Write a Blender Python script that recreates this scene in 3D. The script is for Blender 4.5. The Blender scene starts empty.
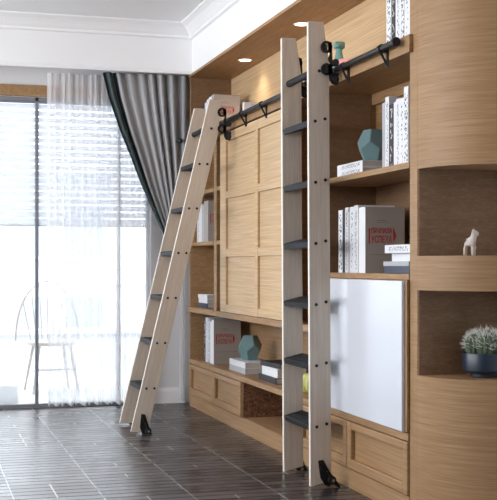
import bpy, bmesh, math, random
from mathutils import Vector, Matrix
random.seed(7)
SC = bpy.context.scene
COL = SC.collection
R = math.radians

# ------------------------------------------------------------------ materials
def new_mat(name):
    m = bpy.data.materials.new(name); m.use_nodes = True
    return m, m.node_tree.nodes, m.node_tree.links, m.node_tree.nodes['Principled BSDF']

def plain(name, col, rough=0.5, metal=0.0, spec=0.5, vary=0.04, scale=30):
    m, n, l, b = new_mat(name)
    tc = n.new('ShaderNodeTexCoord'); nz = n.new('ShaderNodeTexNoise')
    nz.inputs['Scale'].default_value = scale
    mx = n.new('ShaderNodeMix'); mx.data_type = 'RGBA'
    mx.inputs[6].default_value = (*[c*(1-vary) for c in col], 1)
    mx.inputs[7].default_value = (*[min(1, c*(1+vary)) for c in col], 1)
    l.new(tc.outputs['Object'], nz.inputs['Vector']); l.new(nz.outputs['Fac'], mx.inputs[0])
    l.new(mx.outputs[2], b.inputs['Base Color'])
    b.inputs['Roughness'].default_value = rough; b.inputs['Metallic'].default_value = metal
    b.inputs['Specular IOR Level'].default_value = spec
    return m

def wood(name, dark, mid, light, stretch, rough=0.5, bump=0.06, fine=6.0, contrast=1.0, lean=0.0):
    """grain streaks: stretch = texture frequency per metre along x, y, z"""
    m, n, l, b = new_mat(name)
    tc = n.new('ShaderNodeTexCoord')
    mp = n.new('ShaderNodeMapping'); mp.inputs['Scale'].default_value = stretch
    rt = n.new('ShaderNodeMapping'); rt.inputs['Rotation'].default_value = (0, lean, 0)
    l.new(tc.outputs['Object'], rt.inputs['Vector']); l.new(rt.outputs[0], mp.inputs['Vector'])
    n1 = n.new('ShaderNodeTexNoise'); n1.inputs['Scale'].default_value = 1.0
    n1.inputs['Detail'].default_value = 5; n1.inputs['Roughness'].default_value = .6
    n1.inputs['Distortion'].default_value = .35
    n2 = n.new('ShaderNodeTexNoise'); n2.inputs['Scale'].default_value = fine
    n2.inputs['Detail'].default_value = 3
    n3 = n.new('ShaderNodeTexNoise'); n3.inputs['Scale'].default_value = 1.3; n3.inputs['Detail'].default_value = 1
    l.new(mp.outputs[0], n1.inputs['Vector']); l.new(mp.outputs[0], n2.inputs['Vector'])
    l.new(tc.outputs['Object'], n3.inputs['Vector'])
    rp = n.new('ShaderNodeValToRGB')
    e = rp.color_ramp.elements
    e[0].position = .5-.22/contrast; e[0].color = (*dark, 1)
    e[1].position = .5+.2/contrast; e[1].color = (*light, 1)
    k = rp.color_ramp.elements.new(.5); k.color = (*mid, 1)
    a = n.new('ShaderNodeMath'); a.operation = 'MULTIPLY_ADD'; a.inputs[1].default_value = .55
    l.new(n2.outputs['Fac'], a.inputs[0])
    c = n.new('ShaderNodeMath'); c.operation = 'MULTIPLY'; c.inputs[1].default_value = .45
    l.new(n1.outputs['Fac'], c.inputs[0]); l.new(c.outputs[0], a.inputs[2])
    l.new(a.outputs[0], rp.inputs['Fac'])
    hv = n.new('ShaderNodeHueSaturation')
    mr = n.new('ShaderNodeMapRange'); mr.inputs[3].default_value = .86; mr.inputs[4].default_value = 1.14
    l.new(n3.outputs['Fac'], mr.inputs[0]); l.new(mr.outputs[0], hv.inputs['Value'])
    l.new(rp.outputs[0], hv.inputs['Color']); l.new(hv.outputs[0], b.inputs['Base Color'])
    bp = n.new('ShaderNodeBump'); bp.inputs['Strength'].default_value = bump; bp.inputs['Distance'].default_value = .004
    l.new(n2.outputs['Fac'], bp.inputs['Height']); l.new(bp.outputs[0], b.inputs['Normal'])
    b.inputs['Roughness'].default_value = rough; b.inputs['Specular IOR Level'].default_value = .35
    return m

OAKC = ((.225, .118, .050), (.355, .208, .100), (.465, .300, .158))
M = {}
M['oak'] = wood('oak', *OAKC, (14, .9, 62), fine=3.5, contrast=1.0)
M['oak_round'] = wood('oak_round', *OAKC, (2.0, 2.0, 85), fine=3.0, contrast=.75)
M['oak_shelf'] = wood('oak_shelf', *OAKC, (30, 1.6, 30))
M['oak_vertical'] = wood('oak_vertical', *OAKC, (28, 28, 2.0))
M['oak_panel'] = wood('oak_panel', (.44, .28, .14), (.58, .40, .225), (.70, .52, .325), (14, .9, 55), fine=3.0)
M['walnut_back'] = wood('walnut_back', (.16, .088, .045), (.23, .130, .070), (.30, .18, .10), (8, 2.0, 40))
M['walnut_weave'] = wood('walnut_weave', (.055, .022, .012), (.15, .068, .038), (.28, .14, .08), (45, 45, 55), contrast=1.6, bump=.3, fine=1.5)
M['maple'] = wood('maple', (.47, .39, .315), (.57, .485, .405), (.65, .57, .49), (42, 30, 1.2), bump=.03, lean=-R(13.6))
M['maple_edge'] = plain('maple_edge', (.84, .80, .73), .5)
M['white_paint'] = plain('white_paint', (.88, .88, .89), .55, vary=.01, scale=4)
M['wall_paint'] = plain('wall_paint', (.76, .755, .765), .6, vary=.02, scale=4)
M['white_board'] = plain('white_board', (.66, .69, .76), .22, vary=.015, scale=3)
M['charcoal'] = plain('charcoal', (.010, .011, .013), .6, spec=.3, vary=.2, scale=60)
M['black_metal'] = plain('black_metal', (.012, .012, .014), .42, metal=.3, vary=.2)
M['rubber'] = plain('rubber', (.02, .02, .02), .75)
M['steel'] = plain('steel', (.5, .5, .5), .3, metal=1)
M['frame_grey'] = plain('frame_grey', (.22, .225, .25), .4)
M['paper'] = plain('paper', (.55, .52, .49), .8, vary=.05, scale=200)
M['taupe_cover'] = plain('taupe_cover', (.40, .365, .335), .65, vary=.03)
M['white_cover'] = plain('white_cover', (.80, .81, .84), .45, vary=.02)
M['black_cover'] = plain('black_cover', (.022, .022, .026), .5)
M['navy_cover'] = plain('navy_cover', (.05, .065, .10), .5)
M['grey_cover'] = plain('grey_cover', (.45, .46, .49), .55)
M['red_ink'] = plain('red_ink', (.52, .035, .04), .6)
M['dark_ink'] = plain('dark_ink', (.05, .05, .055), .6)
M['teal_glaze'] = plain('teal_glaze', (.145, .245, .255), .42, vary=.05)
M['teal_figure'] = plain('teal_figure', (.12, .30, .28), .4)
M['pink_glaze'] = plain('pink_glaze', (.72, .34, .36), .5)
M['lime_glaze'] = plain('lime_glaze', (.62, .64, .20), .45)
M['ceramic'] = plain('ceramic', (.66, .60, .54), .45)
M['navy_glaze'] = plain('navy_glaze', (.012, .022, .042), .35)
M['cactus_green'] = plain('cactus_green', (.10, .14, .085), .7)
M['spine_white'] = plain('spine_white', (.74, .74, .68), .6)
M['soil'] = plain('soil', (.10, .08, .06), .9)
M['drape_grey'] = plain('drape_grey', (.31, .31, .32), .36, vary=.03, scale=6)
M['drape_dark'] = plain('drape_dark', (.012, .026, .027), .5)
M['blind_white'] = plain('blind_white', (.78, .80, .85), .5)
M['facade'] = plain('facade', (.50, .53, .58), .8, vary=.02, scale=.4)
M['facade_glass'] = plain('facade_glass', (.28, .33, .40), .3)
M['balcony'] = plain('balcony', (.60, .61, .63), .7)
M['chair_paint'] = plain('chair_paint', (.42, .38, .35), .5)
M['pouf'] = plain('pouf', (.86, .86, .86), .8)

def marked(name, base, ink, scale=(40, 40, 120), thr=.55):
    """book spine with a column of small illegible marks"""
    m, n, l, b = new_mat(name)
    tc = n.new('ShaderNodeTexCoord'); mp = n.new('ShaderNodeMapping'); mp.inputs['Scale'].default_value = scale
    vo = n.new('ShaderNodeTexVoronoi'); vo.inputs['Scale'].default_value = 1
    l.new(tc.outputs['Object'], mp.inputs[0]); l.new(mp.outputs[0], vo.inputs['Vector'])
    sep = n.new('ShaderNodeSeparateColor'); l.new(vo.outputs['Color'], sep.inputs[0])
    g = n.new('ShaderNodeMath'); g.operation = 'GREATER_THAN'; g.inputs[1].default_value = thr
    l.new(sep.outputs[0], g.inputs[0])
    mx = n.new('ShaderNodeMix'); mx.data_type = 'RGBA'
    mx.inputs[6].default_value = (*base, 1); mx.inputs[7].default_value = (*ink, 1)
    l.new(g.outputs[0], mx.inputs[0]); l.new(mx.outputs[2], b.inputs['Base Color'])
    b.inputs['Roughness'].default_value = .5
    return m
W_ = (.78, .79, .82); K_ = (.03, .03, .035)
M['marks_a'] = marked('marks_a', W_, K_, (60, 110, 150), .76)
M['marks_b'] = marked('marks_b', W_, (.20, .20, .22), (60, 200, 220), .70)
M['marks_c'] = marked('marks_c', K_, (.7, .7, .7), (60, 120, 90), .72)
M['marks_d'] = marked('marks_d', W_, (.08, .09, .12), (60, 130, 150), .85)

def floor_mat():
    m, n, l, b = new_mat('dark_parquet')
    tc = n.new('ShaderNodeTexCoord')
    sx = n.new('ShaderNodeSeparateXYZ'); l.new(tc.outputs['Object'], sx.inputs[0])
    def math_(op, a, bb=None, c=None):
        k = n.new('ShaderNodeMath'); k.operation = op
        for i, v in enumerate((a, bb, c)):
            if v is None: continue
            if isinstance(v, (int, float)): k.inputs[i].default_value = v
            else: l.new(v, k.inputs[i])
        return k.outputs[0]
    x, y = sx.outputs[0], sx.outputs[1]
    PW, PL = .088, .43
    row = math_('DIVIDE', y, PW); colm = math_('DIVIDE', math_('ADD', x, .832), PL)
    fr = math_('FRACT', row); fc = math_('FRACT', colm)
    ri = math_('FLOOR', row); ci = math_('FLOOR', colm)
    cmb = n.new('ShaderNodeCombineXYZ'); l.new(ri, cmb.inputs[0]); l.new(ci, cmb.inputs[1])
    wn = n.new('ShaderNodeTexWhiteNoise'); wn.noise_dimensions = '2D'; l.new(cmb.outputs[0], wn.inputs['Vector'])
    nz = n.new('ShaderNodeTexNoise'); mp = n.new('ShaderNodeMapping'); mp.inputs['Scale'].default_value = (5, 60, 1)
    l.new(tc.outputs['Object'], mp.inputs[0]); l.new(mp.outputs[0], nz.inputs['Vector'])
    nz.inputs['Scale'].default_value = 1; nz.inputs['Detail'].default_value = 4
    f = math_('MULTIPLY_ADD', wn.outputs['Value'], .45, math_('MULTIPLY', nz.outputs['Fac'], .55))
    rp = n.new('ShaderNodeValToRGB'); e = rp.color_ramp.elements
    e[0].position = .15; e[0].color = (.018, .014, .014, 1); e[1].position = .8; e[1].color = (.095, .080, .080, 1)
    l.new(f, rp.inputs['Fac'])
    gap = math_('LESS_THAN', fr, .11)
    mx = n.new('ShaderNodeMix'); mx.data_type = 'RGBA'; mx.inputs[7].default_value = (.006, .005, .006, 1)
    l.new(gap, mx.inputs[0]); l.new(rp.outputs[0], mx.inputs[6])
    # pale line along every joint between plank columns, and short pale dashes midway along some planks
    seam = math_('LESS_THAN', fc, .016)
    odd = math_('GREATER_THAN', wn.outputs['Value'], .86)
    half = math_('LESS_THAN', math_('ABSOLUTE', math_('SUBTRACT', fc, .5)), .010)
    dash = math_('MULTIPLY', odd, half)
    alt = math_('LESS_THAN', math_('FRACT', math_('MULTIPLY', ci, .5)), .25)
    sm = math_('MAXIMUM', math_('MULTIPLY', seam, .75), dash)
    mx2 = n.new('ShaderNodeMix'); mx2.data_type = 'RGBA'; mx2.inputs[7].default_value = (.50, .48, .47, 1)
    l.new(sm, mx2.inputs[0]); l.new(mx.outputs[2], mx2.inputs[6])
    l.new(mx2.outputs[2], b.inputs['Base Color'])
    rr = math_('MULTIPLY_ADD', f, .16, .20)
    l.new(math_('MULTIPLY_ADD', gap, .5, rr), b.inputs['Roughness'])
    l.new(math_('MULTIPLY_ADD', gap, -.45, .5), b.inputs['Specular IOR Level'])
    bp = n.new('ShaderNodeBump'); bp.inputs['Strength'].default_value = .10; bp.inputs['Distance'].default_value = .002
    h = math_('SUBTRACT', math_('MULTIPLY', f, .25), math_('MULTIPLY', gap, .6))
    l.new(h, bp.inputs['Height']); l.new(bp.outputs[0], b.inputs['Normal'])
    return m
M['floor'] = floor_mat()

def sheer_mat(name, transp, tint):
    m, n, l, b = new_mat(name); n.remove(b)
    out = n['Material Output']
    tr = n.new('ShaderNodeBsdfTransparent'); df = n.new('ShaderNodeBsdfDiffuse'); tl = n.new('ShaderNodeBsdfTranslucent')
    df.inputs[0].default_value = (*tint, 1); tl.inputs[0].default_value = (*tint, 1)
    m1 = n.new('ShaderNodeMixShader'); m1.inputs[0].default_value = .5
    l.new(df.outputs[0], m1.inputs[1]); l.new(tl.outputs[0], m1.inputs[2])
    tc = n.new('ShaderNodeTexCoord'); mp = n.new('ShaderNodeMapping'); mp.inputs['Scale'].default_value = (260, 1, 260)
    ck = n.new('ShaderNodeTexNoise'); ck.inputs['Scale'].default_value = 1
    l.new(tc.outputs['Object'], mp.inputs[0]); l.new(mp.outputs[0], ck.inputs['Vector'])
    mr = n.new('ShaderNodeMapRange'); mr.inputs[3].default_value = transp-.06; mr.inputs[4].default_value = transp+.06
    l.new(ck.outputs['Fac'], mr.inputs[0])
    m2 = n.new('ShaderNodeMixShader'); l.new(mr.outputs[0], m2.inputs[0])
    l.new(m1.outputs[0], m2.inputs[1]); l.new(tr.outputs[0], m2.inputs[2])
    l.new(m2.outputs[0], out.inputs[0])
    return m
M['sheer'] = sheer_mat('sheer', .37, (.97, .97, .985))

def glass_mat():
    m, n, l, b = new_mat('window_glass'); n.remove(b)
    tr = n.new('ShaderNodeBsdfTransparent'); tr.inputs[0].default_value = (.95, .97, .98, 1)
    gl = n.new('ShaderNodeBsdfGlossy'); gl.inputs['Roughness'].default_value = .02
    fr = n.new('ShaderNodeFresnel'); fr.inputs[0].default_value = 1.45
    mx = n.new('ShaderNodeMixShader'); l.new(fr.outputs[0], mx.inputs[0])
    l.new(tr.outputs[0], mx.inputs[1]); l.new(gl.outputs[0], mx.inputs[2])
    l.new(mx.outputs[0], n['Material Output'].inputs[0])
    return m
M['glass'] = glass_mat()
def slat_mat():
    m, n, l, b = new_mat('slat'); b.inputs['Base Color'].default_value = (.86, .87, .90, 1); b.inputs['Roughness'].default_value = .5
    tl = n.new('ShaderNodeBsdfTranslucent'); tl.inputs[0].default_value = (.93, .945, .97, 1)
    mx = n.new('ShaderNodeMixShader'); mx.inputs[0].default_value = .7
    l.new(b.outputs[0], mx.inputs[1]); l.new(tl.outputs[0], mx.inputs[2]); l.new(mx.outputs[0], n['Material Output'].inputs[0])
    return m
M['slat'] = slat_mat()
def lamp_mat():
    m, n, l, b = new_mat('lamp_glow')
    b.inputs['Base Color'].default_value = (1, 1, 1, 1)
    b.inputs['Emission Color'].default_value = (1, .93, .82, 1); b.inputs['Emission Strength'].default_value = 4
    return m
M['lamp'] = lamp_mat()

# ------------------------------------------------------------------ mesh helpers
class MB:
    def __init__(s): s.bm = bmesh.new()
    def _add(s, vs, fs):
        v = [s.bm.verts.new(p) for p in vs]
        for f in fs:
            try: s.bm.faces.new([v[i] for i in f])
            except ValueError: pass
        return v
    def box(s, x0, x1, y0, y1, z0, z1, bev=0.0, seg=2, mtx=None):
        t = bmesh.new(); bmesh.ops.create_cube(t, size=1)
        for v in t.verts:
            v.co = Vector((x0+(v.co.x+.5)*(x1-x0), y0+(v.co.y+.5)*(y1-y0), z0+(v.co.z+.5)*(z1-z0)))
        if bev: bmesh.ops.bevel(t, geom=t.edges[:], offset=bev, segments=seg, affect='EDGES', profile=.5)
        return s.merge(t, mtx)
    def merge(s, t, mtx=None):
        if mtx is not None: bmesh.ops.transform(t, matrix=mtx, verts=t.verts)
        me = bpy.data.meshes.new('tmp'); t.to_mesh(me); t.free(); s.bm.from_mesh(me); bpy.data.meshes.remove(me)
        return s
    def prism(s, pts, axis, a, b, bev=0.0):
        """polygon pts extruded along axis from a to b; pts are the two other coordinates in xyz order"""
        def P(p, h):
            return {'x': (h, p[0], p[1]), 'y': (p[0], h, p[1]), 'z': (p[0], p[1], h)}[axis]
        t = bmesh.new(); n = len(pts)
        lo = [t.verts.new(P(p, a)) for p in pts]; hi = [t.verts.new(P(p, b)) for p in pts]
        t.faces.new(lo); t.faces.new(hi)
        for i in range(n): t.faces.new((lo[i], lo[(i+1) % n], hi[(i+1) % n], hi[i]))
        bmesh.ops.recalc_face_normals(t, faces=t.faces)
        if bev: bmesh.ops.bevel(t, geom=t.edges[:], offset=bev, segments=2, affect='EDGES', profile=.5)
        return s.merge(t)
    def cyl(s, p0, p1, r, seg=16, r2=None, bev=0):
        p0, p1 = Vector(p0), Vector(p1); d = p1-p0
        t = bmesh.new()
        bmesh.ops.create_cone(t, cap_ends=True, segments=seg, radius1=r, radius2=r if r2 is None else r2, depth=d.length)
        if bev:
            ed = [e for e in t.edges if abs(e.verts[0].co.z-e.verts[1].co.z) < 1e-6]
            bmesh.ops.bevel(t, geom=ed, offset=bev, segments=2, affect='EDGES')
        q = Vector((0, 0, 1)).rotation_difference(d.normalized()).to_matrix().to_4x4()
        return s.merge(t, Matrix.Translation((p0+p1)/2) @ q)
    def tube(s, pts, r, seg=8):
        for a, b in zip(pts[:-1], pts[1:]): s.cyl(a, b, r, seg)
        for p in pts[1:-1]: s.ball(p, r, 8, 6)
        return s
    def ball(s, c, r, u=16, v=10, sc=(1, 1, 1)):
        t = bmesh.new(); bmesh.ops.create_uvsphere(t, u_segments=u, v_segments=v, radius=r)
        return s.merge(t, Matrix.Translation(c) @ Matrix.Diagonal((*sc, 1)))
    def lathe(s, prof, c=(0, 0, 0), seg=40):
        t = bmesh.new(); rings = []
        for r, z in prof:
            rings.append([t.verts.new((c[0]+r*math.cos(2*math.pi*i/seg), c[1]+r*math.sin(2*math.pi*i/seg), c[2]+z)) for i in range(seg)])
        for a, b in zip(rings[:-1], rings[1:]):
            for i in range(seg): t.faces.new((a[i], a[(i+1) % seg], b[(i+1) % seg], b[i]))
        t.faces.new(rings[0]); t.faces.new(rings[-1])
        bmesh.ops.recalc_face_normals(t, faces=t.faces)
        return s.merge(t)
    def build(s, name, mat, parent=None, loc=None, smooth=None, recalc=True):
        if recalc: bmesh.ops.recalc_face_normals(s.bm, faces=s.bm.faces)
        me = bpy.data.meshes.new(name); s.bm.to_mesh(me); s.bm.free()
        o = bpy.data.objects.new(name, me); COL.objects.link(o)
        me.materials.append(M[mat] if isinstance(mat, str) else mat)
        if loc is not None: o.location = loc
        if parent is not None: o.parent = parent
        if smooth:
            for p in me.polygons: p.use_smooth = True
            me.set_sharp_from_angle(angle=R(smooth))
        return o

def tag(o, label=None, cat=None, group=None, kind=None):
    for k, v in (('label', label), ('category', cat), ('group', group), ('kind', kind)):
        if v: o[k] = v
    return o
def thing(name, loc, label, cat, group=None, rz=0):
    o = bpy.data.objects.new(name, None); COL.objects.link(o)
    o.location = loc; o.rotation_euler = (0, 0, rz); o.empty_display_size = .05
    return tag(o, label, cat, group)
def copy_tree(o, parent=None):
    c = o.copy(); COL.objects.link(c)
    if parent is not None: c.parent = parent
    for ch in list(o.children): copy_tree(ch, c)
    return c
def wbox(root, name, mat, x0, x1, y0, y1, z0, z1, bev=0.0, parent=None):
    """a box given in room coordinates, as a part of root (root not rotated)"""
    L = root.location
    o = MB().box(x0-L.x, x1-L.x, y0-L.y, y1-L.y, z0-L.z, z1-L.z, bev).build(name, mat, parent or root)
    return o
def struct(name, mat, *b, bev=0):
    return tag(MB().box(*b, bev).build(name, mat), kind='structure')

# ------------------------------------------------------------------ the room
YW = 9.22      # face of the window wall
struct('floor', 'floor', -5.5, .40, -1.5, YW, -.06, 0)
struct('ceiling', 'white_paint', -5.5, .40, -1.5, YW+.2, 3.10, 3.18)
struct('wall_front_added', 'wall_paint', -5.5, .52, -1.62, -1.5, 0, 3.10)  # unseen wall added to cut the light coming from behind the camera
wlf = MB(); wlf.box(-5.62, -5.5, -1.62, 2.6, 0, 3.10); wlf.box(-5.62, -5.5, 8.6, YW+.2, 0, 3.10)
wlf.box(-5.62, -5.5, 2.6, 8.6, 2.85, 3.10); wlf.box(-5.62, -5.5, 2.6, 8.6, 0, 1.15)
tag(wlf.build('wall_left_added', 'wall_paint'), kind='structure')  # unseen wall, added with its invented opening to limit the side light
struct('wall_right', 'white_paint', .40, .52, -1.5, YW+.2, 0, 3.10)
wl = MB()
wl.box(-.29, .40, YW, YW+.2, 0, 3.10); wl.box(-5.5, -.29, YW, YW+.2, 2.50, 3.10); wl.box(-5.5, -2.70, YW, YW+.2, 0, 2.50)
tag(wl.build('wall_back', 'wall_paint'), kind='structure')
bb = MB(); bb.prism([(YW, 0), (YW, .13), (YW-.008, .13), (YW-.012, .115), (YW-.018, .10), (YW-.018, 0)], 'x', -.29, .0)
tag(bb.build('baseboard_back', 'white_paint'), kind='structure')
# dropped soffit that hides the curtain head, and the soffit over the bookcase, with their cornice mouldings
sf = MB(); sf.box(-5.5, 0, 8.95, 8.99, 2.70, 3.10); sf.box(-5.5, 0, 8.925, 8.95, 2.695, 2.725, .006)
tag(sf.build('trim_1', 'white_paint'), kind='structure')
sr = MB(); sr.box(0, .40, -1.5, 8.95, 2.70, 3.10); tag(sr.build('trim_2', 'white_paint'), kind='structure')
cr = [(0, 3.10), (-.115, 3.10), (-.115, 3.088), (-.10, 3.080), (-.075, 3.066), (-.055, 3.045), (-.035, 3.020), (-.022, 3.008), (-.022, 2.990), (-.008, 2.982), (0, 2.982)]
c1 = MB(); c1.prism(cr, 'y', -1.5, 8.95); tag(c1.build('trim_3', 'white_paint'), kind='structure')
c2 = MB(); c2.prism([(8.95+a, z) for a, z in cr], 'x', -5.5, 0); tag(c2.build('trim_4', 'white_paint'), kind='structure')
wd = MB(); wd.box(-2.70, -.30, YW-.03, YW, 2.505, 2.595, .003)
tag(wd.build('trim_5', 'oak_shelf'), kind='structure')

# window: grey frame with slim mullions, one pane between each pair
wf = MB()
for x in (-2.68, -1.947, -1.217, -.55, -.305): wf.box(x-.013, x+.013, YW-.005, YW+.06, .03, 2.50)
wf.box(-2.70, -.29, YW-.005, YW+.06, 0, .03); wf.box(-2.70, -.29, YW-.005, YW+.06, 2.47, 2.50)
win = tag(wf.build('window_1', 'frame_grey'), kind='structure')
for a, b in ((-2.667, -1.96), (-1.934, -1.23), (-1.204, -.563), (-.537, -.318)):
    MB().box(a, b, YW+.045, YW+.051, .03, 2.47).build('pane', 'glass', win)
# blinds behind the mullions
bl = (('white slatted blind in the window left of the sheer curtain', -1.934, -1.232), ('white slatted blind seen through the sheer curtain beside the drape', -1.202, -.565),
      ('narrow white slatted blind behind the lower edge of the grey drape', -.535, -.32))
for i, (lab, a, b) in enumerate(bl):
    t = thing('window_blind', ((a+b)/2, YW+.025, 1.475), lab, 'blind', 'slatted window blinds')
    h = (b-a)/2
    MB().box(-h, h, -.018, .018, .98, 1.0).build('headrail', 'frame_grey', t)
    sl = MB()
    for k in range(18):
        z = .955-k*.0545
        sl.box(-h, h, -.0245, .0245, -.0012, .0012, mtx=Matrix.Translation((0, 0, z)) @ Matrix.Rotation(R(62), 4, 'X'))
    sl.build('slats', M['slat'], t)
    MB().box(-h, h, -.012, .012, -.012, .004, .003).build('bottom_rail', 'blind_white', t)

# ------------------------------------------------------------------ curtains
def sheet(name, mat, parent, fx, nt, nz):
    """fx(t, w) -> point; t across the cloth, w from the top (0) to the hem (1)"""
    b = bmesh.new(); g = []
    for j in range(nz+1): g.append([b.verts.new(fx(i/nt, j/nz)) for i in range(nt+1)])
    for j in range(nz):
        for i in range(nt): b.faces.new((g[j][i], g[j][i+1], g[j+1][i+1], g[j+1][i]))
    mb = MB(); mb.bm.free(); mb.bm = b
    return mb.build(name, mat, parent, smooth=180, recalc=False)
rnd = [random.uniform(-1, 1) for _ in range(40)]
def sheer(name, x0, x1, folds, label, cat, amp=.028, y=9.135):
    def fx(t, w):
        ph = t*folds*2*math.pi + 1.3*math.sin(t*9+1)+.5*math.sin(t*23)
        a = amp*(.55+.45*math.sin(t*13+2)**2)
        return (x0+(x1-x0)*t + .012*math.sin(ph*.5+w*1.5), y + a*math.sin(ph) + .006*math.sin(ph*2+w*3), 2.69-w*(2.665-.01*math.sin(ph)))
    o = sheet(name, 'sheer', None, fx, int(folds*12), 24)
    tag(o, label, cat)
    return o
sheer('sheer_curtain', -1.15, -.30, 17, 'wide white sheer curtain hanging to the floor in front of the window', 'curtain')
sheer('sheer_curtain', -.064, -.020, 2, 'narrow gathered strip of white sheer beside the bookcase end', 'curtain', amp=.012, y=9.165)

dr = thing('grey_drape', (-.2, 9.05, 1.2), 'grey satin drape with dark edge swept aside behind the leaning ladder', 'curtain')
def lerp_tab(tab, z):
    for (z0, a), (z1, b) in zip(tab[:-1], tab[1:]):
        if z0 >= z >= z1: return a+(b-a)*(z0-z)/(z0-z1)
    return tab[-1][1]
LE = [(2.70, -.722), (2.50, -.672), (2.244, -.583), (2.02, -.488), (1.802, -.402), (1.60, -.310), (1.396, -.211), (1.25, -.165)]
RE = [(2.70, -.012), (2.2, -.018), (1.8, -.03), (1.5, -.05), (1.396, -.062), (1.25, -.06)]
def drape_pt(t, w):
    z = 2.70-w*1.45
    x0, x1 = lerp_tab(LE, z), lerp_tab(RE, z)
    sag = .10*math.sin(math.pi*min(1, w/.9))*t*(1-t)
    ph = t*8.2*2*math.pi+1.0*math.sin(t*11)
    amp = (.036-.014*w)*(.6+.4*math.sin(t*9+1))
    x = x0+(x1-x0)*(t-.25*sag) + .25*amp*math.cos(ph)
    return (x+.2, amp*math.sin(ph), z-1.2)
sheet('drape_cloth', 'drape_grey', dr, lambda t, w: drape_pt(.10+.90*t, w), 130, 40)
sheet('edge_band', 'drape_dark', dr, lambda t, w: drape_pt(.105*t, w), 14, 40)
sheet('edge_stripe', 'drape_dark', dr, lambda t, w: tuple(a+b for a, b in zip(drape_pt(.14+.03*t, w), (0, -.006, 0))), 6, 40)
tb = MB()
tb.box(.045, .105, -.05, .055, .08, .15, .01); tb.build('tieback', 'drape_grey', dr)
hk = MB(); hk.cyl((.115, -.04, .965), (.115, .165, .965), .007); hk.ball((.115, -.045, .965), .022)
hk.cyl((.115, -.045, .965), (.08, -.045, .955), .013, r2=.008)
hk.build('holdback_hook', 'drape_dark', dr)

# ------------------------------------------------------------------ bookcase carcass
bc = thing('bookcase', (0, 7, 0), 'tall built-in oak bookcase filling the right wall behind both ladders', 'bookcase')
XB = .345
wbox(bc, 'back_panel', 'oak', XB, .398, 4.712, 9.0, .0, 2.10)
wbox(bc, 'upper_back_panel', 'oak_panel', XB, .398, 4.712, 9.0, 2.19, 2.68)
wbox(bc, 'side_panel', 'oak', 0, .398, 9.0, 9.02, 0, 2.70)
wbox(bc, 'divider', 'oak', 0, XB, 8.157, 8.24, .81, 2.11)
wbox(bc, 'divider', 'oak', 0, XB, 5.925, 5.95, .386, 2.11)
wbox(bc, 'divider', 'oak', .02, XB, 7.66, 7.68, .81, 2.11)
wbox(bc, 'divider', 'oak', .02, XB, 6.60, 6.62, .81, 2.11)
wbox(bc, 'long_shelf', 'oak_shelf', -.025, XB, 5.95, 9.0, .770, .81, .002)
tb_ = MB(); tb_.box(0, .398, -2.288, 2.0, 2.11, 2.19); tb_.box(-.02, -.0006, -2.325, 2.0, 2.11, 2.19, .002)
tb_.build('top_board', 'oak_shelf', bc)
wbox(bc, 'niche_ceiling', 'oak_shelf', -.012, .398, 4.712, 9.0, 2.68, 2.70)
for z, y0 in ((1.303, 8.02), (1.703, 8.02)):
    wbox(bc, 'shelf', 'oak_shelf', -.004, XB, 8.24, 9.0, z, z+.028); wbox(bc, 'shelf', 'oak_shelf', -.006, XB, y0, 8.157, z, z+.028)
wbox(bc, 'shelf', 'oak_shelf', -.004, XB, 4.712, 5.925, 1.590, 1.618, .001)
wbox(bc, 'shelf', 'oak_shelf', -.004, XB, 4.712, 5.925, 1.082, 1.109, .001)
wbox(bc, 'batten', 'oak_shelf', XB-.03, XB, 4.712, 5.925, 2.05, 2.11)
# dark lining of the open compartments
wbox(bc, 'lining', 'walnut_back', XB-.006, XB, 4.712, 5.925, 1.109, 1.590)
wbox(bc, 'lining', 'walnut_back', 0.004, XB-.006, 5.917, 5.925, 1.109, 1.590)
wbox(bc, 'lining', 'walnut_back', 0.004, XB-.03, 5.917, 5.925, 1.618, 2.11)

wbox(bc, 'lining', 'walnut_back', .003, XB, 8.992, 9.0, 2.191, 2.679)
# sliding grid panel
sp = thing('sliding_panel', (-.012, 7.11, .81), 'light oak sliding panel with a grid of six recessed fields between the ladders', 'panel')
Y0, Y1, Z0, Z1 = 6.245, 7.975, .812, 2.098
wbox(sp, 'panel_board', 'oak_panel', -.006, .012, Y0+.01, Y1-.01, Z0+.01, Z1-.01)
ys = [(6.335, 7.031), (7.095, 7.819)]; zs = [(.867, 1.208), (1.266, 1.625), (1.679, 2.034)]
for a, b in ((Y0, 6.335), (7.031, 7.095), (7.819, Y1)): wbox(sp, 'stile', 'oak_panel', -.022, -.006, a, b, Z0, Z1, .003)
for a, b in ((Z0, .867), (1.208, 1.266), (1.625, 1.679), (2.034, Z1)):
    for c, d in ys: wbox(sp, 'rail', 'oak_panel', -.0205, -.006, c, d, a, b, .003)

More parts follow.
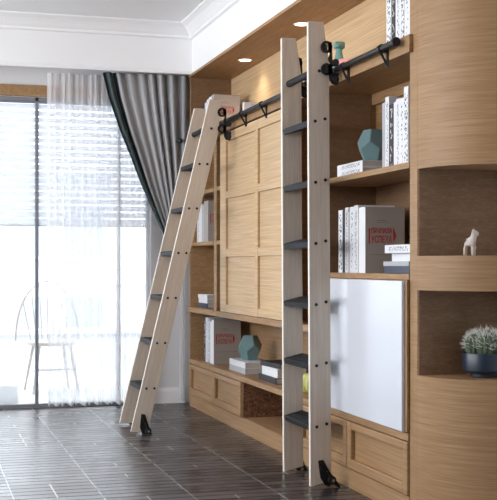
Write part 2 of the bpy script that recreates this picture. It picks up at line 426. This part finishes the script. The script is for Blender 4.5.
# countertop, plinth, base cabinets
o = MB().box(-.008, XB-.001, -2.142, 2.144, -.0175, .0175, .002).build('countertop', 'oak_shelf'); o.location = (0, 6.855, .3675)
tag(o, 'long oak counter board over the low cabinets holding books and a teal vase', 'counter')
o = MB().box(-.002, .33, -2.142, 2.144, -.049, .049).build('plinth', 'oak'); o.location = (0, 6.855, .049)
tag(o, 'long low oak plinth under the base cabinets along the dark floor', 'plinth')
def cabinet(y0, y1, label):
    t = thing('base_cabinet', (0, (y0+y1)/2, .10), label, 'cabinet', 'oak base cabinets')
    h = (y1-y0)/2
    MB().box(.022, XB-.001, -h+.0015, h-.0015, .0005, .248).build('body', 'oak', t)
    d = MB()
    f = .052
    d.box(.010, .020, -h+.003, h-.003, .003, .245)
    d.build('door', 'oak', t)
    fr = MB()
    for a, b, c, e in ((-h+.003, -h+.003+f, .003, .245), (h-.003-f, h-.003, .003, .245)): fr.box(-.014, .010, a, b, c, e, .006)
    for c, e in ((.003, .003+f), (.245-f*.8, .245)): fr.box(-.013, .010, -h+.003+f, h-.003-f, c, e, .006)
    fr.build('door_frame', 'oak', t)
cabinet(8.222, 9.0, 'oak base cabinet at the far end of the bookcase by the curtain')
cabinet(7.47, 8.218, 'oak base cabinet between the farthest cabinet and the open dark compartment')
cabinet(5.468, 6.22, 'oak base cabinet directly behind the upright ladder')
cabinet(4.712, 5.464, 'oak base cabinet under the white board next to the rounded column')
oc = thing('open_cabinet', (0, 6.845, .10), 'open compartment with dark patterned side beneath the counter', 'cabinet')
wbox(oc, 'side_panel', 'walnut_weave', .0, XB-.001, 7.435, 7.469, .0985, .349)
wbox(oc, 'bottom_board', 'oak_shelf', 0, XB-.001, 6.236, 7.435, .0985, .104)
wbox(oc, 'side_panel', 'oak', 0, XB-.001, 6.222, 6.236, .0985, .349)

# white board on a thin oak edge
wb = thing('white_board', (-.002, 5.325, .39), 'glossy white panel fixed across the cabinets right of the upright ladder', 'panel')
wbox(wb, 'backing_board', 'oak_vertical', -.014, -.004, 4.712, 5.925, .391, 1.080)
wbox(wb, 'white_face', 'white_board', -.030, -.014, 4.735, 5.925, .391, 1.078, .003)

# rounded end unit with two niches
cs = thing('corner_shelf', (.2, 4.5, 0), 'rounded oak end column with two open niches at the right', 'shelf')
CR, CYc = .398, 4.63
arc = [(.398-CR*math.cos(a), CYc-CR*math.sin(a)) for a in [math.pi/2*i/32 for i in range(33)]]
def drum(name, z0, z1):
    mb = MB(); pts = [(x-.2, y-4.5) for x, y in arc]+[(.398-.2, CYc-4.5)]
    mb.prism(pts, 'z', z0, z1); return mb.build(name, 'oak_round', cs, smooth=40)
drum('lower_drum', 0, .658); drum('middle_band', 1.038, 1.19); drum('upper_drum', 1.579, 2.70)
wbox(cs, 'divider', 'oak_round', 0, .398, 4.631, 4.711, 0, 2.70)
wbox(cs, 'lining', 'walnut_back', .004, .398, 4.622, 4.631, 1.19, 1.579)
wbox(cs, 'lining', 'walnut_back', .004, .398, 4.622, 4.631, .658, 1.038)

# recessed lamps in the bookcase top
for i, (x, y, lab) in enumerate(((.205, 8.10, 'round recessed downlight above the far bookcase end'), (.2, 6.79, 'round recessed downlight just left of the upright ladder top'),
                     (.2, 5.48, ''))):
    t = thing('downlight', (x, y, 2.68), lab, 'downlight', 'recessed bookcase downlights') if lab else None
    if t: MB().lathe([(.040, -.001), (.053, -.004), (.055, -.001), (.053, 0), (.040, 0)]).build('trim_ring', 'white_paint', t, smooth=50)
    if t: MB().cyl((0, 0, -.003), (0, 0, -.0005), .040, 32).build('lens', 'lamp', t)
    L = bpy.data.lights.new('downlight_lamp', 'SPOT'); L.energy = 5; L.color = (1, .84, .64); L.spot_size = R(125); L.spot_blend = .8; L.shadow_soft_size = .04
    lo = bpy.data.objects.new('downlight_lamp', L); COL.objects.link(lo); lo.location = (x, y, 2.67)

# ------------------------------------------------------------------ ladder rail
rl = thing('ladder_rail', (-.055, 6.6, 2.165), 'black round ladder rail running along the oak bookcase top board', 'rail')
r_ = MB(); r_.cyl((0, -1.84, 0), (0, 2.2, 0), .015, 20); r_.build('tube', 'black_metal', rl, smooth=40)
e_ = MB(); e_.cyl((0, -1.868, 0), (0, -1.832, 0), .021, 20, bev=.004); e_.build('end_cap', 'black_metal', rl, smooth=40)
for y in (4.915, 5.41, 6.33, 6.83, 7.29, 8.4):
    b_ = MB(); yy = y-6.6
    b_.box(.027, .0345, yy-.012, yy+.012, -.085, .022, .002)
    b_.tube([(.030, yy, -.075), (-.004, yy, -.014)], .006)
    b_.box(-.004, .030, yy-.011, yy+.011, -.018, -.010)
    b_.cyl((0, yy-.013, 0), (0, yy+.013, 0), .020, 20)
    b_.build('wall_bracket', 'black_metal', rl)

# ------------------------------------------------------------------ ladders
A = R(13.6); ca, sa = math.cos(A), math.sin(A); ZB = .015; LW = .465
def st(s, t): return (t*ca+s*sa, -t*sa+s*ca+ZB)      # along / across the stile -> leaning x, z
def make_ladder(label, top, level, shift):
    t = thing('library_ladder', (0, 0, 0), label, 'ladder', 'rolling library ladders')
    ta = math.tan(A) if level else 0
    prof = [(0, 0), (top, 0), (top+.082*ta, .082), (top-.20, .113), (.0273, .113)]
    for side, (y0, y1) in enumerate(((-LW/2, -LW/2+.024), (LW/2-.024, LW/2))):
        b = MB(); b.prism([st(*p) for p in prof], 'y', y0, y1, .002)
        so = b.build('stile', 'maple', t)
        e = MB(); e.prism([st(.004, -.0012), st(top-.002, -.0012), st(top-.002, .0006), st(.004, .0006)], 'y', y0+.0015, y1-.0015)
        e.build('front_edge', 'maple_edge', so)
        yo = y0-.003 if side == 0 else y1
        for k in range(1, 7):
            for tt in (.031, .085):
                zc = .308*k; xc = math.tan(A)*zc + tt/ca
                MB().cyl((xc, yo, zc), (xc, yo+.003, zc), .0085, 14).build('bolt', 'black_metal', so)
        x, z = st(2.155, .058)
        MB().cyl((x, yo, z), (x, yo+.003, z), .0085, 14).build('bolt', 'black_metal', so)
    yi = LW/2-.024
    for k in range(1, 7):
        zc = .308*k; x0 = math.tan(A)*zc
        b = MB(); b.box(x0+.000, x0+.110, -yi, yi, zc-.017, zc+.013, .002)
        for j in range(5): b.box(x0+.012+j*.018, x0+.018+j*.018, -yi+.01, yi-.01, zc+.0125, zc+.0155)
        b.build('tread', 'charcoal', t)
    x, z = st(2.155, .040)
    MB().cyl((x, -yi, z), (x, yi, z), .019, 20, bev=.002).build('top_bar', 'charcoal', t, smooth=40)
    # pivoting roller brackets that ride on the rail
    for y in (-LW/2-.0055, LW/2+.0055):
        px, pz = st(2.165, .105); px += shift
        br = MB()
        for zc in (.115, 0):
            for i in range(20):
                a0, a1 = 2*math.pi*i/20, 2*math.pi*(i+1)/20
                q = [(math.cos(a0)*.017-.008, zc+math.sin(a0)*.017), (math.cos(a0)*.032-.008, zc+math.sin(a0)*.032),
                     (math.cos(a1)*.032-.008, zc+math.sin(a1)*.032), (math.cos(a1)*.017-.008, zc+math.sin(a1)*.017)]
                br.prism(q, 'y', -.004, .004)
            for dz in (-.0095, 0, .0095): br.box(-.028, .016, -.004, .004, zc+dz-.0028, zc+dz+.0028)
            br.box(.001, .016, -.004, .004, zc-.026, zc+.026)
        br.prism([(.002, .14), (.020, .14), (.024, .050), (.050, .036), (.058, .0185), (.034, .0185), (.020, .010), (.0175, 0), (.020, -.010), (.034, -.0185), (.058, -.0185), (.058, -.030), (.050, -.045), (.058, -.060), (.048, -.080),
                  (.020, -.075), (.008, -.055), (.004, -.02), (.010, .03), (.000, .055), (.010, .08)], 'y', -.004, .004)
        bo = br.build('roller_bracket', 'black_metal', t, loc=(px, y, pz))
        for zc in (.036, -.052): MB().cyl((.040, -.010, zc), (.040, .010, zc), .019, 18, bev=.002).build('roller', 'rubber', bo, smooth=40)
    # wheeled feet
    for y, sg in ((-LW/2, -1), (LW/2, 1)):
        yy = lambda d: y+sg*d
        pl = [st(*p) for p in ((.135, .040), (.137, .068), (.032, .128), (-.002, .150), (-.006, .140), (.018, .118), (-.004, .100), (.006, .076), (.045, .052))]
        f = MB(); f.prism(pl, 'y', yy(.0005), yy(.006))
        f.prism([st(*p) for p in ((.125, .048), (.125, .064), (.055, .104), (.045, .090))], 'y', yy(.006), yy(.018), .003)
        f.prism(pl[2:7], 'y', yy(.034), yy(.040))
        f.prism([st(*p) for p in ((.085, .075), (.080, .092), (.032, .128), (.022, .112))], 'y', yy(.004), yy(.040))
        fo = f.build('foot_bracket', 'black_metal', t)
        x, z = st(.034, .110)
        w = MB(); w.cyl((x, yy(.009), z), (x, yy(.031), z), .0215, 22, bev=.003); w.build('wheel', 'rubber', fo, smooth=40)
        a_ = MB(); a_.cyl((x, yy(.040), z), (x, yy(.0435), z), .008, 12); a_.build('axle_bolt', 'steel', fo)
    return t
far = make_ladder('pale wooden ladder with black treads leaning out by the grey drape', 2.345, True, .035)
far.location = (-.752, 7.583+LW/2, 0)
near = make_ladder('pale wooden ladder with black treads standing upright against the bookcase', 2.41, False, 0)
near.location = (-.186, 5.52+LW/2, -ZB*ca+.001); near.rotation_euler = (0, -A-.0055, 0)
for ch in near.children:
    if ch.name.startswith('roller_bracket'):
        ch.rotation_euler = (0, A, 0)

# ------------------------------------------------------------------ books
def text_mesh(body, size, width=None):
    cu = bpy.data.curves.new('lettering', 'FONT'); cu.body = body; cu.size = size; cu.align_x = 'CENTER'; cu.extrude = .0004
    cu.offset = size*.012
    to = bpy.data.objects.new('lettering', cu); COL.objects.link(to)
    dg = bpy.context.evaluated_depsgraph_get(); dg.update()
    me = bpy.data.meshes.new_from_object(to.evaluated_get(dg))
    bpy.data.objects.remove(to); bpy.data.curves.remove(cu)
    return me
def upright(loc, w, h, d, cover, label, group, spine=None, name='book', rx=0, ry=0):
    """book standing on its lower edge, spine towards -x; w thickness (y), h height, d depth (x); loc = spine-side corner with the lowest y"""
    t = thing(name, (loc[0], loc[1], loc[2]+.0006), label, 'book', group); t.rotation_euler = (rx, ry, 0)
    c = MB(); th = .0028
    c.box(0, d, 0, th, 0, h); c.box(0, d, w-th, w, 0, h); c.box(0, .004, th, w-th, 0, h)
    c.build('cover', cover, t)
    MB().box(.004, d-.005, th, w-th, .004, h-.004).build('pages', 'paper', t)
    pw = .14 if spine == 'marks_a' else .30
    if spine: MB().box(-.0008, 0, w*pw, w*(1-pw), h*.05, h*.93).build('spine_print', spine, t)
    return t
def titled(t, w, h, d):
    """red two-line title between a bar and an arrow head on the cover facing -y"""
    g = MB()
    for body, z, hh in (('ПРАВИЛА', .60, .085), ('УСПЕХА', .455, .115)):
        me = text_mesh(body, 1.0)
        b = bmesh.new(); b.from_mesh(me); bpy.data.meshes.remove(me)
        xs = [v.co.x for v in b.verts]; ysv = [v.co.y for v in b.verts]
        wx, hy = max(xs)-min(xs), max(ysv)-min(ysv); x0, y0 = min(xs), min(ysv)
        for v in b.verts:
            v.co = Vector((d*.15+(v.co.x-x0)/wx*d*.54, -.0008+(-.0004 if v.co.z > 0 else .0004), h*z+(v.co.y-y0)/hy*h*hh))
        g.merge(b)
    g.prism([(d*.08, h*.44), (d*.11, h*.455), (d*.11, h*.67), (d*.08, h*.69)], 'y', -.0012, -.0004)
    g.prism([(d*.72, h*.45), (d*.80, h*.57), (d*.72, h*.70)], 'y', -.0012, -.0004)
    g.build('cover_title', 'red_ink', t)
    k = MB()
    k.box(d*.30, d*.52, -.001, -.0003, h*.795, h*.80); k.box(d*.25, d*.60, -.001, -.0003, h*.765, h*.768)
    k.box(d*.12, d*.9, -.001, -.0003, h*.275, h*.279)
    k.build('cover_rule', 'dark_ink', t)
def flat(loc, d, w, h, cover, label, group, spine=None, rz=0):
    """book lying flat, spine towards -x: d along x, w along y, h thick; loc = centre of the underside"""
    t = thing('book', (loc[0], loc[1], loc[2]+.0006), label, 'book', group, rz)
    th = .003; c = MB()
    c.box(-d/2, d/2, -w/2, w/2, 0, th); c.box(-d/2, d/2, -w/2, w/2, h-th, h); c.box(-d/2, -d/2+.004, -w/2, w/2, th, h-th)
    c.build('cover', cover, t)
    MB().box(-d/2+.004, d/2-.004, -w/2+.004, w/2-.004, th, h-th).build('pages', 'paper', t)
    if spine: MB().box(-d/2-.0008, -d/2, -w*.40, w*.34, h*.25, h*.78).build('spine_print', spine, t)
    return t
def row(y_hi, items, x, z, where, group):
    """books from far to near; items = (thickness, height, cover, spine print, look)"""
    y = y_hi
    out = []
    for k, (w, h, cov, spn, look) in enumerate(items):
        y -= w
        out.append(upright((x, y, z), w-.0012, h, .205, cov, look+' '+where, group, spn))
    return out, y

LAB_LR = 'above the white panel'
it = [(.060, .335, 'white_cover', 'marks_a', 'white book with heavy black blotches, farthest upright one'), (.038, .34, 'black_cover', None, 'thin black book, second from the far end'),
      (.048, .345, 'white_cover', 'marks_b', 'white book with fine grey print, third from the far end'), (.022, .32, 'grey_cover', None, 'thin grey book in the middle of the row'),
      (.058, .345, 'white_cover', 'marks_d', 'white book with sparse dark print, fifth from the far end'), (.058, .35, 'white_cover', 'marks_b', 'thick white book leaning on by the titled taupe book')]
row(5.722, it, .04, 1.109, LAB_LR, 'books above the white panel')
b = upright((.035, 5.325, 1.109), .095, .335, .215, 'taupe_cover', 'taupe book with red cover title on the shelf above the white panel', 'taupe books with red titles'); titled(b, .08, .335, .21)
MB().box(-.0008, 0, .004, .09, .0, .335).build('spine', 'white_cover', b)
zc = 1.109
for k, (h, cov, spn, lab, dx, d, w, rz) in enumerate(((.036, 'navy_cover', None, 'navy book at the bottom of the short stack beside the column', 0, .20, .30, 0), (.022, 'grey_cover', None, 'pale grey thin book second from the bottom beside the column', -.004, .20, .30, 0),
          (.040, 'white_cover', None, 'plain white book third from the bottom beside the column', .03, .19, .27, 0), (.040, 'white_cover', 'marks_b', 'white printed book on top of the stack beside the column', .004, .2, .30, 0))):
    flat((.155+dx, 4.985-.0, zc), d, w, h-.0006, cov, lab, 'book stack beside the column', spn, rz); zc += h

LAB_UR = 'beside the upper teal vase'
it = [(.038, .33, 'grey_cover', None, 'thin pale book at the far end'), (.044, .352, 'white_cover', 'marks_b', 'tall white book second from the far end'),
      (.058, .31, 'black_cover', 'marks_c', 'black printed book'), (.026, .315, 'white_cover', None, 'thin plain white book next to the black one'),
      (.046, .325, 'white_cover', 'marks_b', 'white fine-print book, fifth in row'), (.046, .322, 'white_cover', 'marks_d', 'white book with dark print, sixth in the row'), (.050, .37, 'white_cover', 'marks_a', 'tallest white book against the column')]
row(5.17, it, .06, 1.618, LAB_UR, 'books beside the upper teal vase')
flat((.145, 5.565, 1.618), .205, .36, .0340, 'white_cover', 'white printed book under another on the shelf below the rail', 'pair of white printed books', 'marks_b')
flat((.145, 5.565, 1.6525), .205, .36, .034, 'white_cover', 'white printed book lying on another under the upper teal vase', 'pair of white printed books', 'marks_b')

LAB_T = 'on the top board at the near rail end'
it = [(.060, .40, 'white_cover', 'marks_a', 'black blotched white book farthest left'), (.050, .41, 'black_cover', 'marks_c', 'black printed tall book'),
      (.062, .42, 'white_cover', 'marks_b', 'white book with small grey print, third'), (.040, .40, 'grey_cover', 'marks_a', 'grey book with dense black print'),
      (.058, .42, 'white_cover', 'marks_d', 'white tall book with sparse print'), (.055, .40, 'white_cover', 'marks_a', 'white black-print book nearest the column')]
row(5.05, it, .03, 2.19, LAB_T, 'books at the near rail end')

# lower open shelf
LAB_LL = 'on the low counter at the far end'
it = [(.060, .345, 'black_cover', 'marks_c', 'black and white printed book farthest left'), (.062, .350, 'white_cover', 'marks_b', 'white book second from the left'),
      (.085, .345, 'grey_cover', 'marks_b', 'pale grey printed book third from the left'), (.062, .325, 'white_cover', None, 'plain white book fourth from the left')]
row(8.75, it, .05, .385, LAB_LL, 'upright books on the low counter')
b = upright((.045, 8.41, .385), .068, .342, .215, 'taupe_cover', 'taupe book with red cover title on the low counter', 'taupe books with red titles'); titled(b, .06, .342, .21)
MB().box(-.0008, 0, .004, .064, .0, .342).build('spine', 'white_cover', b)
z = .385
flat((.155, 7.78, z), .205, .42, .040, 'grey_cover', 'pale book at the bottom beneath the lower teal vase', 'books under the lower teal vase', None)
flat((.155, 7.78, z+.0405), .205, .42, .042, 'white_cover', 'white book directly beneath the lower teal vase', 'books under the lower teal vase', None)
flat((.160, 7.07, z), .21, .38, .038, 'black_cover', 'black book at the bottom of the counter stack behind the ladder', 'dark and white book stack', None)
flat((.170, 7.06, z+.0385), .20, .34, .058, 'white_cover', 'thick white book inside the counter stack behind the ladder', 'dark and white book stack', None)
flat((.170, 7.06, z+.097), .20, .35, .030, 'black_cover', 'black book on top of the counter stack behind the ladder', 'dark and white book stack', None, .08)

# narrow far niche
LAB_N = 'in the narrow niche behind the leaning ladder'
it = [(.09, .30, 'white_cover', 'marks_b', 'white book farthest left'), (.08, .31, 'white_cover', None, 'plain white book in the middle'), (.07, .30, 'grey_cover', None, 'grey book third from the left')]
row(9.0-.02, it, .05, 1.331, LAB_N, 'upright books in the narrow niche')
b = upright((.048, 8.60, 1.331), .13, .325, .205, 'taupe_cover', 'taupe book with red cover title in the narrow niche', 'taupe books with red titles'); titled(b, .13, .325, .205)
flat((.155, 8.78, .81), .21, .30, .035, 'navy_cover', 'dark book at the bottom of the small stack in the narrow niche', 'small stack in the narrow niche')
flat((.150, 8.78, .8455), .20, .28, .035, 'white_cover', 'white book in the middle of the small stack in the narrow niche', 'small stack in the narrow niche')
flat((.150, 8.78, .881), .205, .30, .032, 'white_cover', 'white book on top of the small stack in the narrow niche', 'small stack in the narrow niche')

# top board, far end, behind the leaning ladder head
LAB_F = 'on the top board above the leaning ladder'
it = [(.07, .235, 'black_cover', None, 'black book farthest left'), (.065, .245, 'white_cover', None, 'white book second'), (.065, .262, 'white_cover', 'marks_b', 'white printed book third'), (.09, .27, 'white_cover', 'marks_b', 'white printed book fourth')]
row(8.79, it, .05, 2.19, LAB_F, 'upright books above the leaning ladder')
b = upright((.048, 8.43, 2.19), .06, .275, .21, 'taupe_cover', 'taupe book with red cover title above the leaning ladder', 'taupe books with red titles'); titled(b, .06, .275, .21)
upright((.13, 7.86, 2.19), .05, .14, .10, 'white_cover', 'small white book standing alone on the top board', None)

# ------------------------------------------------------------------ ornaments
def dodeca(name, loc, r, rot, label, cat, group):
    t = thing(name, (loc[0], loc[1], loc[2]), label, cat, group)
    p = (1+5**.5)/2; vs = [Vector((a, b, c)) for a in (-1, 1) for b in (-1, 1) for c in (-1, 1)]
    for a in (-1, 1):
        for b in (-1, 1): vs += [Vector((0, a/p, b*p)), Vector((a/p, b*p, 0)), Vector((a*p, 0, b/p))]
    vs = [v.normalized()*r for v in vs]
    b = bmesh.new(); bv = [b.verts.new(v) for v in vs]
    bmesh.ops.convex_hull(b, input=bv)
    bmesh.ops.dissolve_limit(b, angle_limit=R(2), verts=b.verts[:], edges=b.edges[:])
    # rest on one face
    f = min(b.faces, key=lambda f: f.normal.z)
    q = f.normal.rotation_difference(Vector((0, 0, -1))).to_matrix().to_4x4()
    bmesh.ops.transform(b, matrix=Matrix.Rotation(R(rot), 4, 'Z') @ q, verts=b.verts)
    top = max(b.faces, key=lambda f: f.normal.z)
    bmesh.ops.transform(b, matrix=Matrix.Diagonal((.80, .80, 1, 1)), verts=b.verts)
    zm = min(v.co.z for v in b.verts)
    bmesh.ops.transform(b, matrix=Matrix.Translation((0, 0, -zm)), verts=b.verts)
    r2 = bmesh.ops.inset_region(b, faces=[top], thickness=r*.12)
    for v in top.verts: v.co.z -= r*.0
    ex = bmesh.ops.extrude_face_region(b, geom=[top])
    nv = [g for g in ex['geom'] if isinstance(g, bmesh.types.BMVert)]
    for v in nv: v.co.z -= r*.5
    bmesh.ops.delete(b, geom=[top], context='FACES') if top.is_valid else None
    bmesh.ops.bevel(b, geom=[e for e in b.edges if len(e.link_faces) == 2], offset=r*.02, segments=2, affect='EDGES')
    mb = MB(); mb.bm.free(); mb.bm = b
    mb.build('vase_body', 'teal_glaze', t)
    return t
dodeca('faceted_vase', (.15, 5.50, 1.687), .107, 20, 'teal faceted vase on the pair of white books below the rail', 'vase', 'teal faceted vases')
dodeca('faceted_vase', (.150, 7.79, .4675), .112, 24, 'teal faceted vase on the stack of pale books on the low counter', 'vase', 'teal faceted vases')

# ridged lime ball vase
t = thing('ridged_ball', (.10, 6.36, .385), 'lime green ridged ball glimpsed through the upright ladder above its lower treads', 'ornament')
b = bmesh.new(); bmesh.ops.create_uvsphere(b, u_segments=72, v_segments=28, radius=.062)
for v in b.verts:
    a = math.atan2(v.co.y, v.co.x); k = 1+.05*math.cos(12*a)*math.hypot(v.co.x, v.co.y)/.062
    v.co = Vector((v.co.x*k, v.co.y*k, v.co.z+.061))
mb = MB(); mb.bm.free(); mb.bm = b; mb.build('ball_body', 'lime_glaze', t, smooth=60)
MB().cyl((0, 0, .118), (0, 0, .130), .008, 12, r2=.006).build('stem', 'lime_glaze', t)

# teal animal figurine and pink dish on the top board beside the rail
t = thing('teal_figurine', (.10, 5.87, 2.1905), 'small teal figurine with a blocky head on the top board behind the rail', 'figurine')
g = MB()
g.lathe([(.034, 0), (.038, .01), (.037, .05), (.030, .09), (.021, .125), (.018, .142), (.020, .155), (.022, .16)], seg=24)
g.box(-.029, .029, -.024, .020, .156, .196, .010, 3); g.ball((-.012, -.030, .172), .012)
g.build('figurine_body', 'teal_figure', t, smooth=60)
t = thing('pink_bowl', (.10, 5.79, 2.1905), 'pink rounded bowl beside the teal figurine on the top board', 'bowl')
MB().lathe([(.02, 0), (.028, .008), (.036, .03), (.040, .055), (.036, .075), (.028, .085), (.024, .080), (.032, .06), (.030, .04), (.018, .014), (.001, .012)], seg=32).build('bowl_body', 'pink_glaze', t, smooth=60)

# alpaca figurine in the upper niche: body, neck and head one skin
t = thing('alpaca_figurine', (.190, 4.50, 1.1905), 'small pale ceramic alpaca standing in the upper niche of the rounded column', 'figurine')
sk = [(0, 0, .062), (-.026, 0, .061), (.024, 0, .064), (.028, 0, .084), (.029, 0, .103), (.050, .026, .095),
      (-.029, .011, .03), (-.029, .011, .0), (-.029, -.011, .03), (-.029, -.011, .0), (.026, .011, .03), (.026, .011, .0), (.026, -.011, .03), (.026, -.011, .0), (.024, .009, .118), (.024, -.009, .118)]
ed = [(0, 1), (0, 2), (2, 3), (3, 4), (4, 5), (1, 6), (6, 7), (1, 8), (8, 9), (2, 10), (10, 11), (2, 12), (12, 13), (4, 14), (4, 15)]
rad = [.017, .015, .019, .016, .015, .009, .008, .0075, .008, .0075, .010, .009, .010, .009, .0035, .0035]
me = bpy.data.meshes.new('figurine_body'); me.from_pydata(sk, ed, []); ob = bpy.data.objects.new('figurine_body', me); COL.objects.link(ob)
ob.parent = t; ob.modifiers.new('s', 'SKIN'); ob.modifiers.new('u', 'SUBSURF').render_levels = 2; ob.modifiers['u'].levels = 2
for i, v in enumerate(me.skin_vertices[0].data): v.radius = (rad[i], rad[i]); v.use_root = (i == 0)
dg = bpy.context.evaluated_depsgraph_get(); m2 = bpy.data.meshes.new_from_object(ob.evaluated_get(dg)); ob.modifiers.clear(); ob.data = m2
zmin = min(v.co.z for v in m2.vertices)
for v in m2.vertices: v.co.z -= zmin; v.co.x *= .68; v.co.y *= .88
m2.materials.clear(); m2.materials.append(M['ceramic'])
for p in m2.polygons: p.use_smooth = True
t.rotation_euler.z = R(-48)

# cactus in its navy pot, lower niche
t = thing('potted_cactus', (.256, 4.475, .6585), 'spiny grey-green cactus in a navy pot in the lower niche', 'plant')
MB().lathe([(.062, 0), (.066, .003), (.066, .016), (.094, .022), (.102, .032), (.104, .103), (.102, .107), (.096, .107), (.095, .094), (.001, .093)], seg=48).build('pot', 'navy_glaze', t, smooth=35)
MB().cyl((0, 0, .090), (0, 0, .098), .094, 32).build('soil', 'soil', t)
cl = MB(); spn = MB()
heads = [(0, 0, .062, .10)]+[(.055*math.cos(a), .055*math.sin(a), .040, .085+.012*math.sin(3*a)) for a in [2*math.pi*i/6 for i in range(6)]]
for hx, hy, hr, hh in heads:
    b = bmesh.new(); bmesh.ops.create_uvsphere(b, u_segments=48, v_segments=18, radius=1)
    for v in b.verts:
        a = math.atan2(v.co.y, v.co.x); k = 1+.10*math.cos(12*a)*math.hypot(v.co.x, v.co.y)
        v.co = Vector((hx+v.co.x*hr*k, hy+v.co.y*hr*k, .104+hh*.42+v.co.z*hh*.62))
    cl.merge(b)
    for i in range(150):
        zt = random.uniform(-.25, 1); a = random.uniform(0, 2*math.pi); rr = math.sqrt(max(0, 1-zt*zt))
        n_ = Vector((rr*math.cos(a), rr*math.sin(a), zt)); p0 = Vector((hx+n_.x*hr, hy+n_.y*hr, .104+hh*.42+n_.z*hh*.62))
        d = (n_+Vector((random.uniform(-.6, .6), random.uniform(-.6, .6), random.uniform(-.3, .7)))).normalized()
        spn.cyl(p0-d*.002, p0+d*random.uniform(.016, .030), .0016, 4, r2=.0003)
cl.build('cactus_body', 'cactus_green', t, smooth=60); tag(spn.build('spines', 'spine_white', t), kind='stuff')

# ------------------------------------------------------------------ beyond the window
struct('balcony_floor', 'balcony', -6, 1.5, YW+.2, 12.2, -.10, -.02)
pp = thing('parapet', (-2, 12.1, -.02), 'low white balcony parapet wall seen through the window', 'parapet')
wbox(pp, 'wall', 'facade', -6, 1.5, 12.05, 12.2, -.02, .42); wbox(pp, 'coping', 'balcony', -6, 1.5, 12.02, 12.23, .42, .47)
wbox(pp, 'handrail', 'balcony', -6, 1.5, 12.1, 12.14, .90, .94)
ch = thing('spindle_chair', (-.95, 10.55, -.02), 'pale hoop-backed spindle chair outside the window on the balcony', 'chair', rz=R(6))
s = MB(); s.lathe([(.20, .43), (.225, .435), (.23, .45), (.225, .465), (.15, .462), (.001, .458)], seg=32); s.build('seat', 'chair_paint', ch, smooth=40)
for sx in (-1, 1):
    for sy in (-1, 1): MB().cyl((.14*sx, .13*sy, .44), (.21*sx, .20*sy, 0), .016, 10, r2=.011).build('leg', 'chair_paint', ch)
MB().cyl((-.175, -.165, .2), (-.175, .165, .2), .008).cyl((.175, -.165, .2), (.175, .165, .2), .008).cyl((-.175, 0, .2), (.175, 0, .2), .008).build('stretcher', 'chair_paint', ch)
hp = [(.30*math.cos(a), .17+.02*math.sin(a), .46+.56*math.sin(a)) for a in [math.pi*i/24 for i in range(25)]]
MB().tube(hp, .011).build('hoop', 'chair_paint', ch)
for k in range(-3, 4):
    x = .072*k; xb = .052*k
    MB().cyl((xb, .16, .455), (x*1.05, .188, .46+.56*math.sqrt(max(0, 1-(x*1.05/.30)**2))), .006, 8).build('spindle', 'chair_paint', ch)
pf = MB(); pf.box(-.17, .17, -.17, .17, 0, .17, .02); o = pf.build('floor_cushion', 'pouf'); o.location = (-1.49, 9.80, -.02)
tag(o, 'white square cushion low by the window on the balcony floor', 'cushion')
def building(x0, x1, y, zt, label, nx, nz):
    t = thing('apartment_building', ((x0+x1)/2, y, -6), label, 'building', 'pale buildings outside')
    wbox(t, 'wall', 'facade', x0, x1, y, y+6, -6, zt)
    wbox(t, 'roof', 'balcony', x0-.2, x1+.2, y-.2, y+6, zt, zt+.25)
    for i in range(nx):
        for j in range(nz):
            cx = x0+(i+.5)*(x1-x0)/nx; cz = zt-1.6-j*2.6
            w_ = wbox(t, 'window', 'facade_glass', cx-.55, cx+.55, y-.03, y, cz-.8, cz+.6)
            wbox(t, 'sill', 'balcony', cx-.65, cx+.65, y-.12, y, cz-.9, cz-.8)
building(-9.5, -3.6, 30, 6.0, 'pale apartment block with windows at the left outside', 3, 4)
building(-3.2, 3.5, 34, 3.8, 'lower pale building behind the sheer curtain outside', 4, 3)
struct('outside_ground', 'balcony', -40, 40, 12.3, 60, -6.1, -6.0)

# ------------------------------------------------------------------ light
w = bpy.data.worlds.new('sky'); SC.world = w; w.use_nodes = True
bg = w.node_tree.nodes['Background']; bg.inputs[0].default_value = (.93, .96, 1.0, 1); bg.inputs[1].default_value = 2.0
al = bpy.data.lights.new('added_side_fill', 'AREA'); al.shape = 'RECTANGLE'; al.size = 5.8; al.size_y = 1.6; al.energy = 125; al.color = (.96, .98, 1)  # added fill lamp in the invented opening, tilted up to brighten the ceiling
ao = bpy.data.objects.new('added_side_fill', al); COL.objects.link(ao); ao.location = (-5.48, 5.6, 2.0); ao.rotation_euler = (R(90+54), 0, R(-90))
sn = bpy.data.lights.new('sun', 'SUN'); sn.energy = 3.0; sn.angle = R(2); sn.color = (1, .97, .92)
so = bpy.data.objects.new('sun', sn); COL.objects.link(so); so.rotation_euler = (R(32), 0, R(-25))

# ------------------------------------------------------------------ camera
cam = bpy.data.cameras.new('camera'); co = bpy.data.objects.new('camera', cam); COL.objects.link(co)
co.location = (-2.145, 0, 1.15); co.rotation_euler = (R(90), 0, -R(16.35))
cam.sensor_fit = 'HORIZONTAL'; cam.sensor_width = 36; cam.lens = 36*1130/497
cam.shift_x = 0; cam.shift_y = 15/497; cam.clip_start = .05; cam.clip_end = 200
SC.camera = co
SC.view_settings.view_transform = 'Standard'; SC.view_settings.look = 'None'
SC.view_settings.gamma = 1; SC.view_settings.use_curve_mapping = False
SC.view_settings.exposure = 1.02
SC.cycles.use_denoising = True
SC.cycles.max_bounces = 12; SC.cycles.transparent_max_bounces = 24; SC.cycles.diffuse_bounces = 6
